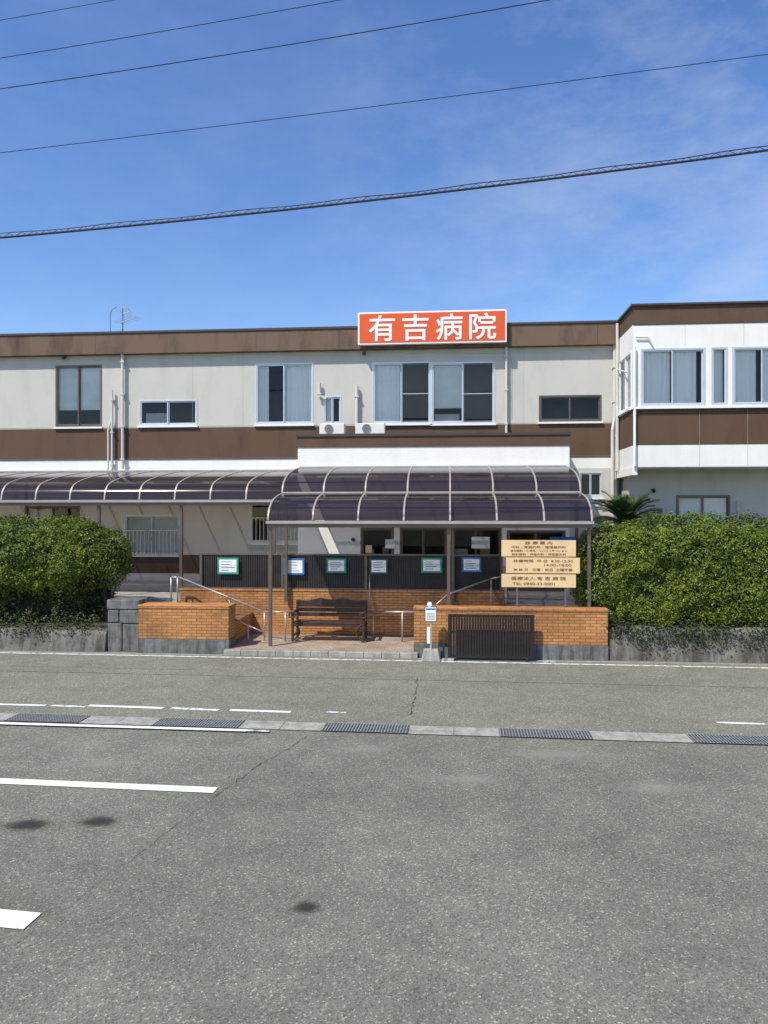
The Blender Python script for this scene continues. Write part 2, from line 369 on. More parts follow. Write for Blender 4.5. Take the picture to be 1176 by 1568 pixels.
for u in (295,372,802): mb.box(X(u)-.003,X(u)+.003,YB-.003,YB-.0005,zb1,zf,'joint')
mb.box(XL,XR,YB-.003,YB-.0005,zb1+.02,zb1+.035,'joint'); mb.done('wall_joints',B)
window(B,TM,*w0,curt=[(0.05,.95,0,1)])
window(B,TM,*w1,blinds=[(0.0,1,0.28,1)],fr='bronze'); window(B,TM,*w2,name='window_small',blinds=[(.1,.5,0,.5,'blindgrey')])
window(B,TM,*w3,curt=[(0.02,0.22,0,1),(0.52,0.97,0.0,1)]); window(B,TM,*w4,name='window_vent',panes=2,blinds=[(0,.5,0,1)])
window(B,TM,*w5,curt=[(0.03,0.47,0,1)],screen=(1,),blinds=[(0.5,1,.1,1,'blindgrey')]); window(B,TM,*w6,blinds=[(0.02,0.5,0.26,1),(0.5,0.98,0.08,1,'blindgrey')],screen=(1,),extra=[(.05,.45,.02,.2,'signwhite')])
window(B,TM,*w7,name='window_small',fr='bronze'); window(B,TM,*gw1,fr='bronze',blinds=[(0,0.5,0.4,1)]); window(B,TM,*gwa,fr='bronze')
window(B,TM,*gw2,blinds=[(0,1,0,1)]); window(B,TM,*gw3,blinds=[(0.25,1,0,1)],panes=3); window(B,TM,*gw8)
for (a,b,c,d) in (gw2,gw3):
    mb=MB(TM); 
    n=int((b-a)/0.11)
    c2=c+(d-c)*(0.0); d2=c+(d-c)*0.62
    for i in range(n+1): xx=a+(b-a)*i/n; mb.box(xx-.009,xx+.009,-0.13,-0.112,c2,d2,'pipe')
    mb.box(a,b,-0.133,-0.108,c2,c2+.03,'pipe'); mb.box(a,b,-0.133,-0.108,d2-.03,d2,'pipe')
    mb.box(a-.03,a,-0.13,0,c2,c2+.03,'pipe'); mb.box(b,b+.03,-0.13,0,c2,c2+.03,'pipe')
    mb.done('window_grille',B)
mb=MB(); 
def vpipe(u,v0,v1,r,k='pipe',hook=False,off=0.1):
    y=YB-off; x=X(u); z0=Z(u,v0); z1=Z(u,v1)
    if hook: mb.path([(x-0.06,YB-0.02,z0+0.1),(x-0.05,y-0.08,z0+0.06),(x,y,z0-0.12),(x,y,z1)],r,k)
    else: mb.cyl((x,y,z0),(x,y,z1),r,k)
    zz=z0-0.3
    while zz>z1: mb.box(x-r*1.3,x+r*1.3,y-r*1.2,YB,zz-0.02,zz+.02,k); zz-=0.95
vpipe(190,540,718,0.045,hook=True); vpipe(174,598,718,0.032); vpipe(775,530,665,0.035); vpipe(940,495,735,0.045,off=0.1)
vpipe(547,592,655,0.05); vpipe(490,588,610,0.045)
x=X(168); mb.path([(X(174),YB-.1,Z(174,640)),(x,YB-.1,Z(170,660)),(x,YB-.1,Z(170,720))],0.028,'pipe')
mb.path([(X(940),YB-.1,Z(940,640)),(X(936),YB-.15,Z(940,660)),(X(936),YB-.15,1.0)],0.045,'pipe')
mb.path([(X(490),YB-.1,Z(490,606)),(X(500),YB-.1,Z(500,612))],0.04,'pipe')
mb.cyl((X(560),YB-.02,Z(560,541)),(X(775),YB-.02,Z(775,541)),0.012,'pipe')
mb.cyl((X(783),YB-.02,Z(783,545)),(X(783),YB-.02,Z(783,640)),0.008,'pipe')
mb.done('downpipes',B,smooth=False)
mb=MB()
for u,v in((100,547),(558,540)):
    mb.cyl((X(u),YB,Z(u,v)),(X(u),YB-.12,Z(u,v)-0.02),0.035,'cap'); mb.cyl((X(u),YB-.12,Z(u,v)),(X(u),YB-.12,Z(u,v)-.09),0.05,'cap')
mb.done('wall_lamps',B)
mb=MB()
for u,v,w_,h_ in((330,870,.3,.4),(150,742,.25,.16)):
    x_=X(u); z_=Z(u,v); mb.box(x_,x_+w_,YB-.12,YB,z_,z_+h_,'pipe')
mb.done('meter_boxes',B,bevel=.01)
# ---- annex
YA=19.3; AX0=PX(456,YA); AX1=PX(872,YA); az=PZ(660,664,YA); az1=PZ(660,684,YA)
A=empty('entrance_annex'); A.parent=B
TA=Matrix.Translation((0,YA,0)); aops=[]
def WA(u0,u1,v0,v1): um=(u0+u1)/2; o=(PX(u0,YA),PX(u1,YA),PZ(um,v1,YA),PZ(um,v0,YA)); aops.append(o); return o
e1=WA(552,603,808,870); e2=WA(612,685,808,905); e3=WA(690,768,808,870); e4=WA(776,866,812,905)
mb=MB(TA); wall(mb,AX0,AX1,[(0,az1,'white'),(0,1.6,'grey')],aops,rev='white'); mb.done('annex_wall',A)
mb=MB()
mb.quad((AX0,YA,0),(AX0,YB,0),(AX0,YB,az1),(AX0,YA,az1),'white'); mb.quad((AX1,YA,0),(AX1,YB,0),(AX1,YB,az1),(AX1,YA,az1),'white')
mb.box(AX0-0.02,AX1+0.02,YA-0.02,YB-0.003,az1,az-0.06,'brown'); mb.box(AX0-0.05,AX1+0.05,YA-0.05,YB-0.003,az-0.06,az,'cap'); mb.done('annex_roof',A)
for e,p in((e1,1),(e2,2),(e3,2),(e4,2)): window(A,TA,*e,panes=p,fr='bronze',sill=False,name='entrance_glazing',extra=[(.1,.35,.1,.45,'signwhite'),(.6,.8,.3,.5,'cream')])
mb=MB(); 
for u,v,w_,h_,k in((722,822,28,18,'signwhite'),(590,826,16,14,'signwhite'),(842,822,44,20,'blue'),(560,835,10,12,'cream')):
    x=PX(u,YA); z=PZ(u,v,YA); ww=w_/60; hh=h_/60; mb.box(x,x+ww,YA-.02,YA-.012,z-hh,z,k)
mb.done('posters',A)
mb=MB(); mb.cyl((PX(541,YA),YA-.02,PZ(541,826,YA)),(PX(541,YA),YA-.09,PZ(541,826,YA)),0.05,'cap'); mb.done('doorbell_lamp',A)
for u0,u1 in((489,527),(544,589)):
    yy=19.75; ax0=PX(u0,yy); ax1=PX(u1,yy); z1=PZ(550,648,yy)
    ac=empty('air_conditioner_unit')
    mb=MB(); mb.box(ax0,ax1,yy,yy+0.3,az+0.06,z1,'acbody'); o=mb.done('casing',ac,bevel=0.015)
    mb=MB(); cxx=ax0+(ax1-ax0)*0.38; cz=(az+0.06+z1)/2; r_=(z1-az-0.06)*0.42
    mb.cyl((cxx,yy-0.004,cz),(cxx,yy-0.012,cz),r_,'dark',24)
    for i in range(1,6): 
        rr=r_*i/5.2
        P=[(cxx+rr*math.cos(t*math.pi/12),yy-0.02,cz+rr*math.sin(t*math.pi/12)) for t in range(25)]; mb.path(P,0.004,'acbody',4)
    mb.box(ax0+0.03,ax0+0.1,yy+0.02,yy+0.28,az,az+0.057,'cap'); mb.box(ax1-0.1,ax1-0.03,yy+0.02,yy+0.28,az,az+0.057,'cap'); mb.done('fan_grille',ac)
# ---- right wing
YG=19.2; WX0=XR; WX1=16.0; wz=PZ(970,466,YG); wz1=PZ(975,497,YG); wb=PZ(980,714,YG)
za=PZ(980,625,YG); zc=PZ(980,682,YG)
WG=empty('right_wing'); WG.parent=B
TW=Matrix.Translation((0,YG,0)); wops=[]
gz0=PZ(981,623,YG); gz1=PZ(981,534,YG)
g1=(PX(981,YG),PX(1080,YG),gz0,gz1); g2=(PX(1089,YG),PX(1114,YG),gz0,gz1); g3=(PX(1121,YG),PX(1215,YG),gz0,gz1); g4=(PX(1225,YG),PX(1320,YG),gz0,gz1); wops+= [g1,g2,g3,g4]
bands=[(wb,zc,'white'),(zc,za,'brown'),(za,wz1,'white'),(wz1,wz-0.05,'brown')]
mb=MB(TW); wall(mb,WX0,WX1,bands,wops,rev='white'); mb.done('wing_front_wall',WG)
Ls=YB-YG
TS=Matrix.Translation((WX0,YB,0))@Matrix.Rotation(-math.pi/2,4,'Z')
sops=[(0.25,Ls-0.2,gz0,gz1)]
mb=MB(TS); wall(mb,0,Ls,bands,sops,rev='white'); mb.done('wing_side_wall',WG)
window(WG,TS,*sops[0],curt=[(0.05,.9,0,1)],fr='wpaint')
window(WG,TW,*g1,curt=[(0.04,0.47,0,1),(0.50,0.88,0,1)],fr='alu',fw=0.05); window(WG,TW,*g2,panes=1,curt=[(0.15,0.8,0,1)],fr='alu',fw=0.04); window(WG,TW,*g3,fr='alu',fw=.05,curt=[(0.02,.42,0,1),(.5,.95,0,1)]); window(WG,TW,*g4,fr='alu')
mb=MB(); mb.box(WX0-0.06,WX1,YG-0.06,YB+12,wz-0.05,wz,'cap'); mb.box(WX0,WX1,YG,YB,wb-0.02,wb-0.001,'white')
mb.box(WX0-0.04,WX1,YG-0.09,YG-0.001,za-0.03,za+0.02,'wpaint'); mb.box(WX0-.04,WX0-.001,YG,YB,za-.03,za+.02,'wpaint')
for u in(1071,1145,1220,1300):
    xx=PX(u,YG); mb.box(xx-.004,xx+.004,YG-.004,YG-.001,wb,za-.04,'joint')
for u in(1049,1139,1230):
    xx=PX(u,YG); mb.box(xx-.003,xx+.003,YG-.004,YG-.001,gz1+.05,wz1,'joint')
mb.box(WX0,WX1,YG-.012,YG-.001,wz1-.02,wz1+.01,'cap')
mb.done('wing_trim',WG)
mb=MB()
mb.path([(WX0+0.02,YG-.06,PZ(975,532,YG)),(WX0+.02,YG-.06,wb)],0.035,'wpaint')
mb.path([(WX0+0.05,YG-.05,PZ(980,517,YG)),(WX0+0.35,YG-.05,PZ(1000,517,YG)),(WX0+0.47,YG-.05,PZ(1000,530,YG))],0.02,'pipe')
mb.path([(WX0-0.06,YB-0.3,wz-.1),(WX0-0.06,YB-0.3,wb)],0.04,'pipe')
mb.path([(WX0-0.06,YB-0.3,6.9),(WX0-0.06,YG+.3,6.6)],0.02,'pipe')
mb.box(WX0-0.03,WX0+0.1,YG,YB,wb-0.22,wb-0.021,'white')
mb.done('wing_pipes',WG)
TL=Matrix.Translation((0,20.4,0)); lo=(PX(1035,20.4),PX(1118,20.4),PZ(1076,812,20.4),PZ(1076,758,20.4))
mb=MB(TL); wall(mb,WX0+0.15,WX1,[(0,wb-.02,'grey')],[lo]); mb.quad((WX0+.15,0,0),(WX0+.15,1,0),(WX0+.15,1,wb),(WX0+.15,0,wb),'grey'); mb.done('wing_ground_wall',WG)
window(WG,TL,*lo,blinds=[(0,1,0,1)],fr='bronze')
mb=MB(); x_=PX(1128,20.4); mb.cyl((x_,20.3,2.2),(x_,20.3,3.3),0.03,'pipe'); x_=PX(1000,20.4); mb.cyl((x_,20.3,3.55),(x_,20.38,3.6),0.05,'cap'); mb.done('wing_ground_pipes',WG)
# ---- rooftop sign
S=empty('hospital_sign'); YS=20.6
sx0=PX(548,YS); sx1=PX(776,YS); sz0=PZ(660,526,YS); sz1=PZ(660,476,YS)
mb=MB(); mb.box(sx0,sx1,YS,YS+0.14,sz0,sz1,'signwhite'); mb.done('frame',S,bevel=0.01)
mb=MB(); bd=0.045; mb.box(sx0+bd,sx1-bd,YS-0.006,YS-0.001,sz0+bd,sz1-bd,'orange'); mb.done('panel',S)
mb=MB(); 
for i in range(4): 
    xx=sx0+0.4+i*(sx1-sx0-0.8)/3; mb.box(xx-.03,xx+.03,YS+.14,YS+.6,sz0+.1,sz0+.16,'alud'); mb.cyl((xx,YS+.17,sz1-.1),(xx,YS+1.4,zr-0.1),0.025,'alud')
mb.done('brackets',S)
hh=sz1-sz0; q=.011
sh=[(0,0)]+[(q*math.cos(i*math.pi/4),q*math.sin(i*math.pi/4)) for i in range(8)]
for ch,uc in zip('有吉病院',(585,636,688,739)):
    text(ch,'character',PX(uc,YS),YS-0.010,(sz0+sz1)/2,hh*0.78,hh*0.79,'signwhite',S,sh)
# ---- antenna
an=empty('tv_antenna'); ya=22; mb=MB()
ax=PX(188,ya); az0=zr-0.1
mb.cyl((ax,ya,az0),(ax,ya,PZ(188,472,ya)),0.018,'alud')
z_=PZ(200,492,ya)
mb.cyl((ax-0.1,ya,z_-0.05),(ax+0.6,ya-0.4,z_+0.02),0.012,'alu',6)
for i in range(7):
    t=i/6; c=Vector((ax-0.1+0.7*t,ya-0.4*t,z_-0.05+.07*t)); mb.cyl(c+Vector((-.12,-.2,0)),c+Vector((.12,.2,0)),0.006,'alu',5)
z2=PZ(200,480,ya)
mb.cyl((ax,ya,z2),(ax+0.35,ya-0.3,z2-.03),0.01,'alu',6)
for i in range(4):
    c=Vector((ax+.35*i/3,ya-.3*i/3,z2)); mb.cyl(c+Vector((-.05,-.08,.08)),c+Vector((.05,.08,-.08)),0.006,'alu',5)
jx=PX(169,ya); mb.path([(jx,ya,az0),(jx,ya,PZ(169,480,ya)),(jx+.05,ya,PZ(169,474,ya)),(jx+.2,ya,PZ(178,470,ya))],0.012,'alud')
mb.cyl((ax-.15,ya,az0),(ax,ya,az0+.5),0.01,'alud'); mb.done('mast',an)
# ---------------------------------------------------------------- canopies
def canopy(name,x0,x1,prof,nb,posts,gut=True,purl=(0.35,0.7),postz=0.0):
    e=empty(name)
    def cat(P,n=6):
        out=[]
        for i in range(len(P)-1):
            p0=Vector(P[max(i-1,0)]);p1=Vector(P[i]);p2=Vector(P[i+1]);p3=Vector(P[min(i+2,len(P)-1)])
            for j in range(n):
                t=j/n; out.append(0.5*((2*p1)+(p2-p0)*t+(2*p0-5*p1+4*p2-p3)*t*t+(3*p1-p0-3*p2+p3)*t**3))
        out.append(Vector(P[-1])); return out
    C=cat(prof)
    mb=MB(); 
    pts=[];fs=[]
    for p in C: pts+=[(x0,p.x,p.y),(x1,p.x,p.y)]
    for i in range(len(C)-1): fs.append((2*i,2*i+1,2*i+3,2*i+2))
    mb.add(pts,fs,'poly'); mb.done('polycarbonate_panels',e,smooth=True)
    mb=MB()
    for i in range(nb+1):
        x=x0+(x1-x0)*i/nb
        for a,b in zip(C[:-1],C[1:]):
            w=0.018
            d=(b-a).normalized(); n=Vector((-d.y,d.x))*0.03
            A0=a-n*0.9;B0=b-n*0.9;A1=a+n*0.35;B1=b+n*0.35
            mb.add([(x-w,A0.x,A0.y),(x+w,A0.x,A0.y),(x+w,B0.x,B0.y),(x-w,B0.x,B0.y),(x-w,A1.x,A1.y),(x+w,A1.x,A1.y),(x+w,B1.x,B1.y),(x-w,B1.x,B1.y)],
              [(0,3,2,1),(4,5,6,7),(0,1,5,4),(2,3,7,6),(1,2,6,5),(3,0,4,7)],'rib')
    mb.done('ribs',e)
    mb=MB(); p=C[0]
    mb.box(x0-.03,x1+.03,p.x-0.07,p.x+0.06,p.y-0.07,p.y-0.01,'rib'); 
    mb.box(x0-.01,x1+.01,p.x-0.02,p.x+0.05,p.y-0.15,p.y-0.071,'bronze')
    for f in purl:
        q=C[int(f*(len(C)-1))]; mb.box(x0,x1,q.x-.02,q.x+.02,q.y-0.06,q.y-0.025,'bronze')
    q=C[-1]; mb.box(x0-.02,x1+.02,q.x-.03,q.x+.03,q.y-.05,q.y+.03,'rib')
    mb.done('gutter_and_purlins',e)
    mb=MB()
    for (x,y,z0,z1) in posts:
        mb.box(x-.035,x+.035,y-.035,y+.035,z0,z1,'bronze')
    mb.done('posts',e,bevel=0.004)
    return e
CX0=PX(408,15.5)+0.03; CX1=PX(908,15.5)-0.02
ez=PZ(600,797,15.5)
pf2=[(15.5,ez),(15.62,ez+0.24),(15.95,ez+0.43),(16.45,ez+0.55),(17.0,ez+0.62)]
px_mid=PX(687,15.6)
canopy('front_canopy',CX0,CX1,pf2,7,[(CX0+.04,15.56,0.1,ez-.1),(px_mid,15.6,0.1,ez-.1),(CX1-.04,15.6,0.5,ez-.1),(CX0+.04,17.1,0.9,ez+.55),(CX1-.04,17.1,0.9,ez+.55)])
z1c=PZ(660,757,17.05)
pf1=[(17.05,z1c-0.06),(17.12,z1c+0.2),(17.4,z1c+0.40),(17.9,z1c+0.56),(18.6,z1c+0.69),(19.22,z1c+0.76)]
canopy('entrance_canopy',PX(432,17.05),PX(889,17.05),pf1,7,[(px_mid+.1,17.15,0.9,z1c-.1)])
lx0=PX(-400,17.9); lx1=PX(432,17.9)
lz=PZ(200,765,17.9)
pfl=[(17.9,lz),(17.97,lz+0.24),(18.2,lz+0.42),(18.8,lz+0.58),(19.8,lz+0.74),(20.92,lz+0.88)]
nb=round((lx1-lx0)/0.93)
canopy('walkway_canopy',lx0,lx1,pfl,nb,[(PX(152,18),17.98,0.85,lz-.1),(PX(278,18),17.98,0.85,lz-.1),(PX(420,18),17.98,0.85,lz-.1),(PX(-80,18),17.98,0.85,lz-.1),(PX(40,20.7),20.7,0.85,lz+.6)])
# ---------------------------------------------------------------- terrace, walls
YT=17.2; TX0=PX(275,YT); TX1=PX(772,YT); tz=PZ(520,903,YT)
mb=MB()
mb.box(lx0,TX0-0.001,YT+0.2,YB,0,FL,'kerb'); mb.box(TX0,TX1,YT+0.22,YB,0,FL-.003,'kerb')
mb.box(TX1+0.001,XR,YT+1.0,YB,0,FL-.006,'kerb')
mb.done('terrace')
mb=MB(); mb.box(TX0,TX1,YT,YT+0.2,0.12,tz-0.05,'brick'); mb.box(TX0-.01,TX1+.01,YT-.015,YT+.215,tz-0.05,tz,'brick'); mb.done('terrace_brick_wall',bevel=0.008)
mb=MB(); px0=PX(345,YW); px1=PX(640,YW)
mb.box(px0,px1,YW-0.02,YT,0.0,0.12,'paver'); mb.done('pavement')
mb=MB(); n=11
for i in range(n): 
    a=px0+(px1-px0)*i/n; mb.box(a+.003,a+(px1-px0)/n-.003,YW-0.13,YW-0.023,0,0.115,'kerb')
mb.done('kerb',bevel=.01)
zt=PZ(280,927,YW)
def brickwall(name,x0,x1,y0,y1,top,base=0.3):
    e=empty(name)
    mb=MB(); mb.box(x0,x1,y0,y1,base,top-0.07,'brick'); mb.done('brickwork',e,bevel=0.006)
    mb=MB(); mb.box(x0-.015,x1+.015,y0-.015,y1+.015,top-0.07,top,'brick'); mb.done('coping',e,bevel=0.01)
    mb=MB(); mb.box(x0-.01,x1+.01,y0-.01,y1+.01,0,base,'basestone'); mb.done('plinth',e,bevel=0.006)
brickwall('brick_wall',PX(212,YW),PX(350,YW),YW,YW+0.5,zt)
brickwall('brick_wall',PX(634,YW),PX(931,YW),YW,YW+0.3,PZ(780,931,YW))
brickwall('brick_wall',PX(350,YW)-0.3,PX(350,YW)-0.02,YW+0.52,YT-0.02,0.62,0.2)
mb=MB()
for i in range(4): mb.box(TX1+0.01,PX(900,16.2),16.0+i*0.35,YT+1.05,0.12+i*0.18 if i else 0.0,0.12+(i+1)*0.18,'kerb')
mb.done('entrance_steps')
mb=MB()
for i in range(4): mb.box(PX(212,15.7),TX0-0.01,15.85+i*0.35,YT+0.19,0.0 if i==0 else 0.1+i*0.19,0.1+(i+1)*0.19,'kerb')
mb.done('side_steps')
def rough(name,x0,x1,y0,y1,z0,z1,k,amp=0.05,nx=60):
    mb=MB(); nz=6; pts=[];fs=[]
    for j in range(nz+1):
        for i in range(nx+1):
            x=x0+(x1-x0)*i/nx; z=z0+(z1-z0)*j/nz
            n_=noise.noise(Vector((x*1.3,z*1.7,y0)))*amp+noise.noise(Vector((x*5,z*5,3)))*amp*.4
            zz=z+(noise.noise(Vector((x*0.9,7,1)))*amp*1.3 if j==nz else 0)
            pts.append((x,y0+n_-(0.10*(1-j/nz)),zz))
    for j in range(nz):
        for i in range(nx): a=j*(nx+1)+i; fs.append((a,a+1,a+nx+2,a+nx+1))
    o=len(pts)
    for i in range(nx+1): pts.append((x0+(x1-x0)*i/nx,y1,z1))
    for i in range(nx): a=nz*(nx+1)+i; fs.append((a,a+1,o+i+1,o+i))
    mb.add(pts,fs,k); mb.add([(x0,y0-.1,z0),(x0,y1,z0),(x0,y1,z1),(x0,y0,z1)],[(0,1,2,3)],k); mb.add([(x1,y0-.1,z0),(x1,y1,z0),(x1,y1,z1),(x1,y0,z1)],[(0,3,2,1)],k)
    return mb.done(name,smooth=True)
rough('retaining_wall',PX(932,YW)+.02,WX1+8,YW+.12,YW+.7,0,PZ(1000,963,YW),'concrete')
rough('retaining_wall',PX(-420,YW),PX(160,YW),YW+.1,YW+.7,0,PZ(80,966,YW),'concrete')
mb=MB()
x0=PX(162,YW);x1=PX(211,YW)
for (a,b,c,d) in((x0,x0+.32,0.0,.62),(x0+.33,x1,0,.6),(x0,x0+.25,.63,.9),(x0+.26,x1,.61,.9),(x0-.02,x1,.91,1.12)):
    mb.box(a,b-.008,YW+.08,YW+.6,c,d-.008,'basestone')
mb.done('stone_pillar',bevel=0.02)
mb=MB(); mb.box(PX(932,YW)+.03,WX1+8,YW+.5,18.3,0,.55,'soil'); mb.box(PX(-420,YW),PX(160,YW),YW+.5,17.3,0,.5,'soil'); mb.done('planting_bed_soil')
mb=MB(); mb.box(PX(-420,YW),PX(345,YW)-.02,YW-.16,YW-.12,0,0.012,'kerb'); mb.box(PX(640,YW),WX1+8,YW-.16,YW-.12,0,0.012,'kerb'); mb.done('gutter_edge')
# ---- terrace fence
mb=MB(); fx0=PX(307,YT); fx1=PX(768,YT); f0=tz+0.03; f1=PZ(540,849,YT)
n=int((fx1-fx0)/0.055)
for i in range(n):
    x=fx0+(fx1-fx0)*i/n; mb.box(x,x+0.042,YT+0.06,YT+0.085,f0,f1-.03,'fence')
mb.box(fx0,fx1,YT+.09,YT+.11,f0,f1-.03,'fence')
mb.box(fx0-.02,fx1+.02,YT+.04,YT+.115,f1-.028,f1+.01,'bronze'); mb.box(fx0,fx1,YT+.045,YT+.1,f0-.03,f0-.002,'bronze')
for u in(307,432,560,688,768): x=PX(u,YT); mb.box(x-.03,x+.03,YT+.02,YT+.058,tz,f1,'bronze')
mb.done('terrace_fence')
for (u0,u1,v0,v1,k,t) in((333,365,854,879,'green','休診'),(434,466,855,880,'blue','受付'),(500,530,855,877,'green','駐車'),(566,594,855,879,'ink','入口'),(645,677,854,877,'green','案内'),(707,737,853,876,'blue','診療')):
    e=empty('notice_board'); y=YT-.03; a=PX(u0,y);b=PX(u1,y);c=PZ(u0,v1,y);d=PZ(u0,v0,y)
    mb=MB(); mb.box(a,b,y,y+.03,c,d,k); mb.done('frame',e)
    mb=MB(); mb.box(a+.045,b-.045,y-.006,y-.001,c+.045,d-.045,'signwhite'); mb.done('sheet',e)
    mb=MB(); random.seed(u0)
    for i in range(4):
        z=d-.09-(d-c-.16)*i/3.4; l=random.uniform(.5,1); mb.box(a+.09,a+.09+(b-a-.18)*l,y-.009,y-.0065,z-.008,z+.004,'ink' if i else k)
    mb.done('printed_lines',e)
# ---- cream info sign
e=empty('information_sign'); y=15.40
def bo(u0,u1,v0,v1):
    mb=MB(); a=PX(u0,y);b=PX(u1,y);c=PZ(u0,v1,y);d=PZ(u0,v0,y); mb.box(a,b,y,y+.02,c,d,'cream'); mb.done('board',e,bevel=.004); return a,b,c,d
b1=bo(768,882,827,852); b2=bo(775,888,853.5,877.5); b3=bo(768,882,879,899)
mb=MB()
for u in(792,866): x=PX(u,y); mb.box(x-.02,x+.02,y+.021,y+.06,0.9,PZ(u,828,y),'alud')
mb.done('posts',e)
yt=y-.004
cx=(b1[0]+b1[1])/2; h1=b1[3]-b1[2]
text('診 療 案 内','heading',cx,yt,b1[3]-h1*.16,h1*.2,.55,'redbrown',e)
text('内科・胃腸内科・循環器内科','line1',cx,yt,b1[3]-h1*.42,h1*.15,1.1,'redbrown',e)
text('消化器科・小児科・リハビリテーション','line2',cx,yt,b1[3]-h1*.64,h1*.15,1.15,'redbrown',e)
text('放射線科・神経内科・呼吸器内科','line3',cx,yt,b1[3]-h1*.86,h1*.14,1.1,'redbrown',e)
cx=(b2[0]+b2[1])/2
text('診療時間  平 日  8:30-12:30','line4',cx,yt,b2[3]-h1*.2,h1*.17,1.2,'redbrown',e)
text('14:00-18:00','line5',cx+.3,yt,b2[3]-h1*.45,h1*.14,.55,'redbrown',e)
text('休 診 日   日曜・祝日  土曜午後','line6',cx,yt,b2[3]-h1*.74,h1*.17,1.2,'redbrown',e)
cx=(b3[0]+b3[1])/2
text('医療法人 有 吉 病 院','line7',cx,yt,b3[3]-h1*.25,h1*.22,1.1,'redbrown',e)
text('TEL 0940-33-0001','line8',cx-.1,yt,b3[3]-h1*.58,h1*.16,.85,'redbrown',e)
# ---- handrails
def railing(name,pts,posts,r=0.02):
    e=MB(); e.path(pts,r,'rail'); 
    for p,z0 in posts: e.cyl((p[0],p[1],z0),p,r*.9,'rail')
    e.done(name,smooth=True)
P=lambda u,v,Y:(PX(u,Y),Y,PZ(u,v,Y))
railing('handrail',[P(262,884,16.9),P(275,884,16.9),P(405,937,16.2),P(450,937,16.2)],[(P(262,884,16.9),.8),(P(272,884,16.9),.8),(P(352,915,16.5),.12),(P(405,937,16.2),.12),(P(437,937,16.2),.12)])
railing('handrail',[P(352,943,15.9),P(380,958,15.8),P(404,968,15.75)],[(P(380,958,15.8),.1),(P(352,943,15.9),.1)],.015)
railing('handrail',[P(560,937,16.9),P(634,937,16.2)],[(P(572,937,16.8),.12),(P(616,937,16.35),.12)])
railing('handrail',[P(668,926,16.0),P(686,910,16.3),P(752,886,16.9),P(775,882,17.0)],[(P(686,910,16.3),.12),(P(752,886,16.9),.5),(P(775,882,17.0),.5)])
railing('handrail',[P(566,880,17.16),P(566,940,17.0)],[],.014)
# ---- bench
bn=empty('wooden_bench'); y0=16.15; bx0=PX(446,y0); bx1=PX(558,y0); zb=0.12; wd=bx1-bx0
mb=MB()
for i in range(5): mb.box(bx0+.03,bx1-.03,y0+.02+i*.095,y0+.1+i*.095,zb+.40,zb+.43,'wood')
mb.box(bx0+.05,bx1-.05,y0+.03,y0+.06,zb+.34,zb+.398,'wood'); mb.done('seat',bn,bevel=.006)
mb=MB()
for i in range(3):
    z=zb+.5+i*.105; mb.box(bx0+.04,bx1-.04,y0+.5+i*.02,y0+.525+i*.02,z,z+.085,'wood')
n=28
for i in range(n):
    a=i/n;b=(i+1)/n; f=lambda t:zb+.84+.055*math.sin(math.pi*t)+.018*math.cos(6*math.pi*t)
    xa=bx0+wd*a;xb=bx0+wd*b;yy=y0+.56
    mb.add([(xa,yy,zb+.79),(xb,yy,zb+.79),(xb,yy+.03,zb+.79),(xa,yy+.03,zb+.79),(xa,yy,f(a)),(xb,yy,f(b)),(xb,yy+.03,f(b)),(xa,yy+.03,f(a))],[(0,3,2,1),(4,5,6,7),(0,1,5,4),(1,2,6,5),(2,3,7,6),(3,0,4,7)],'wood')
mb.done('backrest',bn)
for s_,x in((0,bx0),(1,bx1-.05)):
    mb=MB()
    mb.box(x,x+.05,y0,y0+.06,zb,zb+.62,'wood'); mb.box(x,x+.05,y0+.53,y0+.59,zb,zb+.84,'wood'); mb.box(x-.005,x+.055,y0-.03,y0+.55,zb+.62,zb+.66,'wood')
    mb.box(x+.005,x+.045,y0+.06,y0+.53,zb+.33,zb+.39,'wood'); mb.box(x+.005,x+.045,y0+.06,y0+.53,zb+.1,zb+.14,'wood')
    sgn=1 if s_==0 else -1; xc=x+.025+sgn*.03
    Pp=[(xc+sgn*.13*math.sin(t*math.pi/8),y0+.02,zb+.40-.36*t/8) for t in range(9)]; mb.path(Pp,.022,'wood')
    Pp=[(xc-sgn*0.03+.07*math.cos(t*math.pi/6),y0-.02,zb+.6+.06*math.sin(t*math.pi/6)) for t in range(13)]; mb.path(Pp,.02,'wood')
    mb.done('arm_and_legs',bn,bevel=.005)
# ---- bus stop
bs=empty('bus_stop_sign'); y=YW-.3; bx=PX(660,y)
mb=MB(); c=[(-.2,-.14),(.2,-.14),(.2,.14),(-.2,.14)]
mb.add([(bx+a,y+b,0) for a,b in c]+[(bx+a*.72,y+b*.72,.24) for a,b in c],[(0,3,2,1),(4,5,6,7),(0,1,5,4),(1,2,6,5),(2,3,7,6),(3,0,4,7)],'kerb'); mb.done('concrete_base',bs,bevel=.02)
mb=MB(); mb.cyl((bx,y,.24),(bx,y,PZ(660,926,y)),.016,'alu')
mb.box(bx-.08,bx-.02,y-.03,y-.02,PZ(660,985,y),PZ(660,960,y),'signwhite'); mb.done('pole',bs)
mb=MB(); a=bx-.13;b=bx+.12;c0=PZ(660,952,y);c1=PZ(660,928,y); mb.box(a,b,y-.035,y-.02,c0,c1,'alud'); mb.box(a+.02,b-.02,y-.041,y-.036,c0+.02,c1-.02,'signwhite')
mb.box(a+.03,b-.03,y-.045,y-.042,c1-.07,c1-.04,'blue')
for i in range(5): mb.box(a+.045,b-.045,y-.045,y-.042,c0+.05+i*.03,c0+.056+i*.03,'ink')
mb.cyl((bx-.03,y-.03,c1+.04),(bx-.03,y-.045,c1+.04),.05,'signwhite',20)
mb.done('timetable_board',bs)
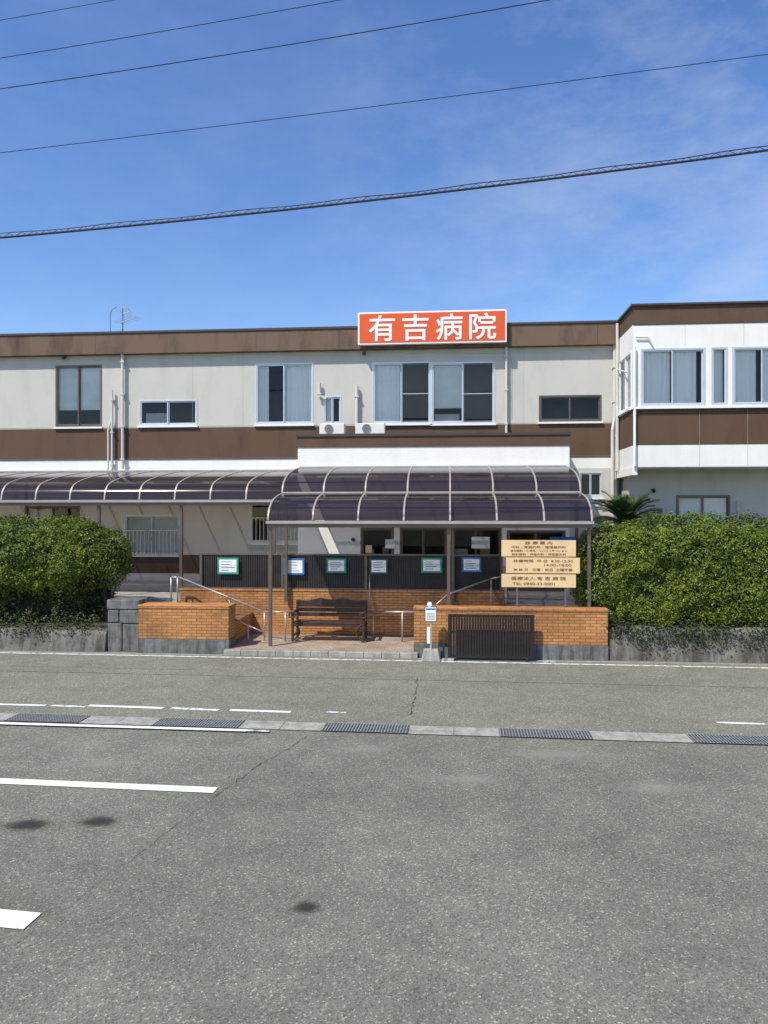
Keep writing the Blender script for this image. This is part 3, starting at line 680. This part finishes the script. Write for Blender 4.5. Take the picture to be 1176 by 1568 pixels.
# ---- black slatted panel
mb=MB(); y=YW-.22; a=PX(686,y);b=PX(818,y);c0=.06;c1=PZ(750,941,y)
mb.box(a,b,y-.02,y+.02,c1-.05,c1,'black'); mb.box(a,b,y-.02,y+.02,c0,c0+.05,'black'); mb.box(a,a+.05,y-.02,y+.02,c0+.05,c1-.05,'black'); mb.box(b-.05,b,y-.02,y+.02,c0+.05,c1-.05,'black')
n=30
for i in range(n): x=a+.06+(b-a-.13)*i/(n-1); mb.box(x-.0225,x+.0225,y-.012,y+.012,c0+.05,c1-.05,'black')
mb.box(a+.05,b-.05,y+.022,y+.035,c0+.5,c0+.53,'black')
for x in(a+.15,b-.15): mb.cyl((x-.02,y,.04),(x+.02,y,.04),.045,'dark',14)
mb.done('slatted_gate')
mb=MB()
for u in (676,690,835,846): 
    x=PX(u,YW-.3); mb.box(x-.06,x+.07,YW-.36,YW-.24,0,.05,'kerb')
mb.done('loose_kerb_blocks',bevel=.015)
# ---------------------------------------------------------------- hedges
def leafcloud(mb,cx,cy,cz,a,b,c,n_,sz,k,ex=4.0,amp=.09,seed=1,zmin=-1,inner=.12):
    random.seed(seed); areas=[b*c,b*c,a*c*1.5,a*c*.4,a*b*1.0,a*b*.3]; tot=sum(areas)
    for _ in range(n_):
        r_=random.random()*tot; f=0
        while r_>areas[f]: r_-=areas[f]; f+=1
        s,t=random.uniform(-1,1),random.uniform(-1,1)
        p=[(-1,s,t),(1,s,t),(s,-1,t),(s,1,t),(s,t,1),(s,t,-1)][f]
        q=(abs(p[0])**ex+abs(p[1])**ex+abs(p[2])**ex)**(1/ex); p=Vector(p)/q
        nrm=Vector((math.copysign(abs(p.x)**(ex-1),p.x)/a,math.copysign(abs(p.y)**(ex-1),p.y)/b,math.copysign(abs(p.z)**(ex-1),p.z)/c)).normalized()
        w=Vector((cx+p.x*a,cy+p.y*b,cz+p.z*c))
        d=noise.noise(w*1.6)*amp*1.9+noise.noise(w*5)*amp*1.1-random.random()**2*inner+(random.random()**10)*.12
        w=w+nrm*d
        nn=(nrm+Vector((random.gauss(0,.55),random.gauss(0,.55),random.gauss(.35,.55)))).normalized()
        u=nn.orthogonal().normalized(); u.rotate(Matrix.Rotation(random.random()*6.28,3,nn)); v=nn.cross(u)
        l=sz*random.uniform(.6,1.3); ww=l*.5
        mb.add([w-u*l,w-v*ww*.9+u*l*.1,w+u*l,w+v*ww*.9-u*l*.1],[(0,1,2,3)],k)
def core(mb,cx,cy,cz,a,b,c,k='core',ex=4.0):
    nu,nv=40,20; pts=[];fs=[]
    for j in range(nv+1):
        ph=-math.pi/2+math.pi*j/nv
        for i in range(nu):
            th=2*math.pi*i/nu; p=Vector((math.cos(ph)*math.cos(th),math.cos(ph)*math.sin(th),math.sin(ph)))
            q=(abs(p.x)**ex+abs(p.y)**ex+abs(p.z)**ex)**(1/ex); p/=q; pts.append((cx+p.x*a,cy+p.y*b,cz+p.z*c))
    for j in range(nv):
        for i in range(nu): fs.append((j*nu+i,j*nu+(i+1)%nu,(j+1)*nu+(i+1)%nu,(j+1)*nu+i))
    mb.add(pts,fs,k)
hx1=PX(195,16.2); hx0=PX(-170,16.2)
hz1=PZ(80,794,16.3)
e=empty('clipped_hedge'); mb=MB(); a=(hx1-hx0)/2; zlo=1.05; cz=(hz1+zlo)/2; c=(hz1-zlo)/2
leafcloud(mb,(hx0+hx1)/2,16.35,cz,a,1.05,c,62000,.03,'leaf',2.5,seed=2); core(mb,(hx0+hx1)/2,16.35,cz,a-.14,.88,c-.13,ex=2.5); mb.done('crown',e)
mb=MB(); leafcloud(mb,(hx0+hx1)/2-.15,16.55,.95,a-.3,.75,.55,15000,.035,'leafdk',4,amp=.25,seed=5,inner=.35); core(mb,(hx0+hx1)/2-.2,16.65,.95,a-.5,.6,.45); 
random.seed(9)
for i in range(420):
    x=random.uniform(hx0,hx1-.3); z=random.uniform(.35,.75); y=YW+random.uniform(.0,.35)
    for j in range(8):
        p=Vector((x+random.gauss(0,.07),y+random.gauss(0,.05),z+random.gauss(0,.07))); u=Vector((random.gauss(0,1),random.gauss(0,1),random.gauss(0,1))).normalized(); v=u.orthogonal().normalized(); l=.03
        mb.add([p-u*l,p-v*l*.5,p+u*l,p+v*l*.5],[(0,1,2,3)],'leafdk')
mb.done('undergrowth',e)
mb=MB()
for i in range(6):
    x=hx1-.5-i*.75; mb.cyl((x,16.3,.4),(x+random.uniform(-.2,.2),16.35,1.5),.06,'bark',8,.04); mb.cyl((x,16.3,.8),(x+.3,16.1,1.4),.035,'bark',6,.02)
mb.done('trunks',e)
qx0=PX(886,16.0); qx1=PX(1480,16.0); qz1=PZ(1000,797,16.2); a=(qx1-qx0)/2; c=(qz1-.62)/2; cz=(qz1+.62)/2
e=empty('clipped_hedge'); mb=MB()
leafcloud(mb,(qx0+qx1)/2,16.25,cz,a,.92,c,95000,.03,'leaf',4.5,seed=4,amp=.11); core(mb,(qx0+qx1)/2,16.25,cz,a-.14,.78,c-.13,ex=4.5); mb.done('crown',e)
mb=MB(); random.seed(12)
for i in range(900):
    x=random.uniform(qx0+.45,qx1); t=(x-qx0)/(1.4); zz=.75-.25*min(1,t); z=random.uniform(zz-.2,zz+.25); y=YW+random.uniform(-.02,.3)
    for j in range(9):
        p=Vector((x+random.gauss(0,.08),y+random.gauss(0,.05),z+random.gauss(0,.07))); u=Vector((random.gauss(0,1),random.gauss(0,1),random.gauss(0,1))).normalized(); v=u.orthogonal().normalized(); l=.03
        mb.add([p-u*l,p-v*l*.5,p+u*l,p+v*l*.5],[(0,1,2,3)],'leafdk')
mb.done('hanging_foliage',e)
mb=MB()
for i in range(10): x=qx0+.6+i*.8; mb.cyl((x,16.3,.4),(x+.1,16.3,1.3),.06,'bark',8,.04)
mb.done('trunks',e)
# cycad
cy=empty('cycad_palm'); mb=MB(); yc=17.6; cxx=PX(957,yc); ct=Vector((cxx,yc,PZ(957,800,yc)-.05))
mb.cyl((cxx,yc,.5),ct,.16,'bark',12,.14); mb.done('trunk',cy)
mb=MB(); random.seed(5)
for i in range(70):
    az_=random.random()*6.28; el=random.uniform(.15,1.2); ln=random.uniform(.75,1.0); d=Vector((math.cos(az_)*math.cos(el),math.sin(az_)*math.cos(el),math.sin(el)))
    p=ct.copy(); n=16
    for j in range(n):
        d2=(d+Vector((0,0,-1))*(j/n)**1.6*.9).normalized(); q=p+d2*ln/n; side=d2.cross(Vector((0,0,1)))
        if side.length<.05: side=Vector((1,0,0))
        side.normalize(); mb.cyl(p,q,.006,'palm',4)
        if j>1:
            ll=.17*math.sin(math.pi*(j+1)/(n+2))+.03
            for s_ in(-1,1):
                for o_ in(0,.5):
                    b=p.lerp(q,o_); tip=b+side*s_*ll+d2*ll*.6+Vector((0,0,.05)); mb.add([b,b+d2*.022,tip],[(0,1,2)],'palm')
        p=q
mb.done('fronds',cy)
# ---------------------------------------------------------------- overhead cables and poles
def cable(name,pts,Y,r,lash=False):
    e=MB()
    W_=[Vector((PX(u,Y),Y,PZ(u,v,Y))) for u,v in pts]
    p0,p1,p2=W_
    def f(x): 
        return (p0.z*(x-p1.x)*(x-p2.x)/((p0.x-p1.x)*(p0.x-p2.x))+p1.z*(x-p0.x)*(x-p2.x)/((p1.x-p0.x)*(p1.x-p2.x))+p2.z*(x-p0.x)*(x-p1.x)/((p2.x-p0.x)*(p2.x-p1.x)))
    n=120; xs=[-18+36*i/n for i in range(n+1)]
    e.path([(x,Y,f(x)) for x in xs],r,'cable',6)
    if lash:
        e.path([(x,Y+.02,f(x)+.075+.012*math.sin(x*3)) for x in xs],.009,'cable',5)
        for i in range(157):
            x=-18+36*i/157; e.cyl((x,Y,f(x)),(x+.115,Y+.02,f(x+.115)+.075),.005,'cable',4); e.cyl((x+.115,Y+.02,f(x+.115)+.075),(x+.228,Y,f(x+.228)),.005,'cable',4)
    e.done(name)
cable('communication_cable',[(0,364),(575,306),(1176,230)],12.5,.019,True)
cable('power_line',[(0,234),(580,162),(1176,83)],11.5,.006)
cable('power_line',[(0,136),(420,72),(840,0)],11.5,.008)
cable('power_line',[(0,89),(260,46),(520,0)],12.0,.007)
cable('power_line',[(0,31),(80,17),(190,-3)],12.5,.006)
for xp in (-18.2,18.2):
    e=empty('utility_pole'); mb=MB(); mb.cyl((xp,12.2,0),(xp,12.2,16.5),.17,'kerb',16,.11); mb.box(xp-.04,xp+.04,11.2,13.2,14.2,14.3,'alud'); mb.box(xp-.04,xp+.04,11.2,13.2,12.2,12.3,'alud'); mb.done('mast',e)
# ---------------------------------------------------------------- light, sky, camera
sd=Vector((-0.50,-0.58,1.0)).normalized(); elev=math.asin(sd.z); 
w=bpy.data.worlds.new('World'); sc.world=w; w.use_nodes=True; nt=w.node_tree; bg=nt.nodes['Background']
sk=N(nt,'ShaderNodeTexSky',sky_type='NISHITA'); sk.sun_disc=False; sk.sun_elevation=elev; sk.sun_rotation=math.atan2(sd.x,sd.y)%(2*math.pi)
sk.air_density=1.0; sk.dust_density=0.2; sk.ozone_density=2.3
tc=N(nt,'ShaderNodeTexCoord'); mp=N(nt,'ShaderNodeMapping'); mp.inputs['Scale'].default_value=(1.6,1.2,3.2); mp.inputs['Rotation'].default_value=(.2,.45,.2); L(nt,tc.outputs['Generated'],mp.inputs['Vector'])
cf=noisetex(nt,mp.outputs[0],2.3,10,.64)
sp=N(nt,'ShaderNodeSeparateXYZ'); L(nt,tc.outputs['Generated'],sp.inputs[0])
ax_=N(nt,'ShaderNodeMath',operation='ADD'); L(nt,sp.outputs['X'],ax_.inputs[0]); ax_.inputs[1].default_value=0.5
f2=ramp(nt,ax_.outputs[0],[(0.30,0.22),(0.75,1.0)])
fac=ramp(nt,cf,[(0.45,0.0),(0.75,0.42)]); fm=mul(nt,fac,f2)
hs=N(nt,'ShaderNodeHueSaturation'); hs.inputs['Hue'].default_value=0.510; hs.inputs['Saturation'].default_value=1.20; hs.inputs['Value'].default_value=1.45; L(nt,sk.outputs[0],hs.inputs['Color'])
mx=N(nt,'ShaderNodeMix',data_type='RGBA'); L(nt,fm,mx.inputs[0]); L(nt,hs.outputs[0],mx.inputs[6]); mx.inputs[7].default_value=(5.6,6.0,6.8,1)
L(nt,mx.outputs[2],bg.inputs[0]); bg.inputs[1].default_value=0.13
sl=bpy.data.lights.new('sun','SUN'); sl.energy=5.0; sl.angle=math.radians(.5); sl.color=(1,.95,.86); so=bpy.data.objects.new('sun',sl); sc.collection.objects.link(so)
so.rotation_euler=sd.to_track_quat('Z','Y').to_euler(); so.location=(0,0,30)
cam=bpy.data.cameras.new('camera'); co=bpy.data.objects.new('camera',cam); sc.collection.objects.link(co); sc.camera=co
co.location=(0,0,H); co.rotation_euler=(math.pi/2,0,TH); cam.sensor_fit='VERTICAL'; cam.sensor_height=24; cam.sensor_width=18; cam.lens=F/1568*24; cam.clip_end=2000
sc.view_settings.view_transform='Standard'; sc.view_settings.look='None'; sc.view_settings.exposure=0
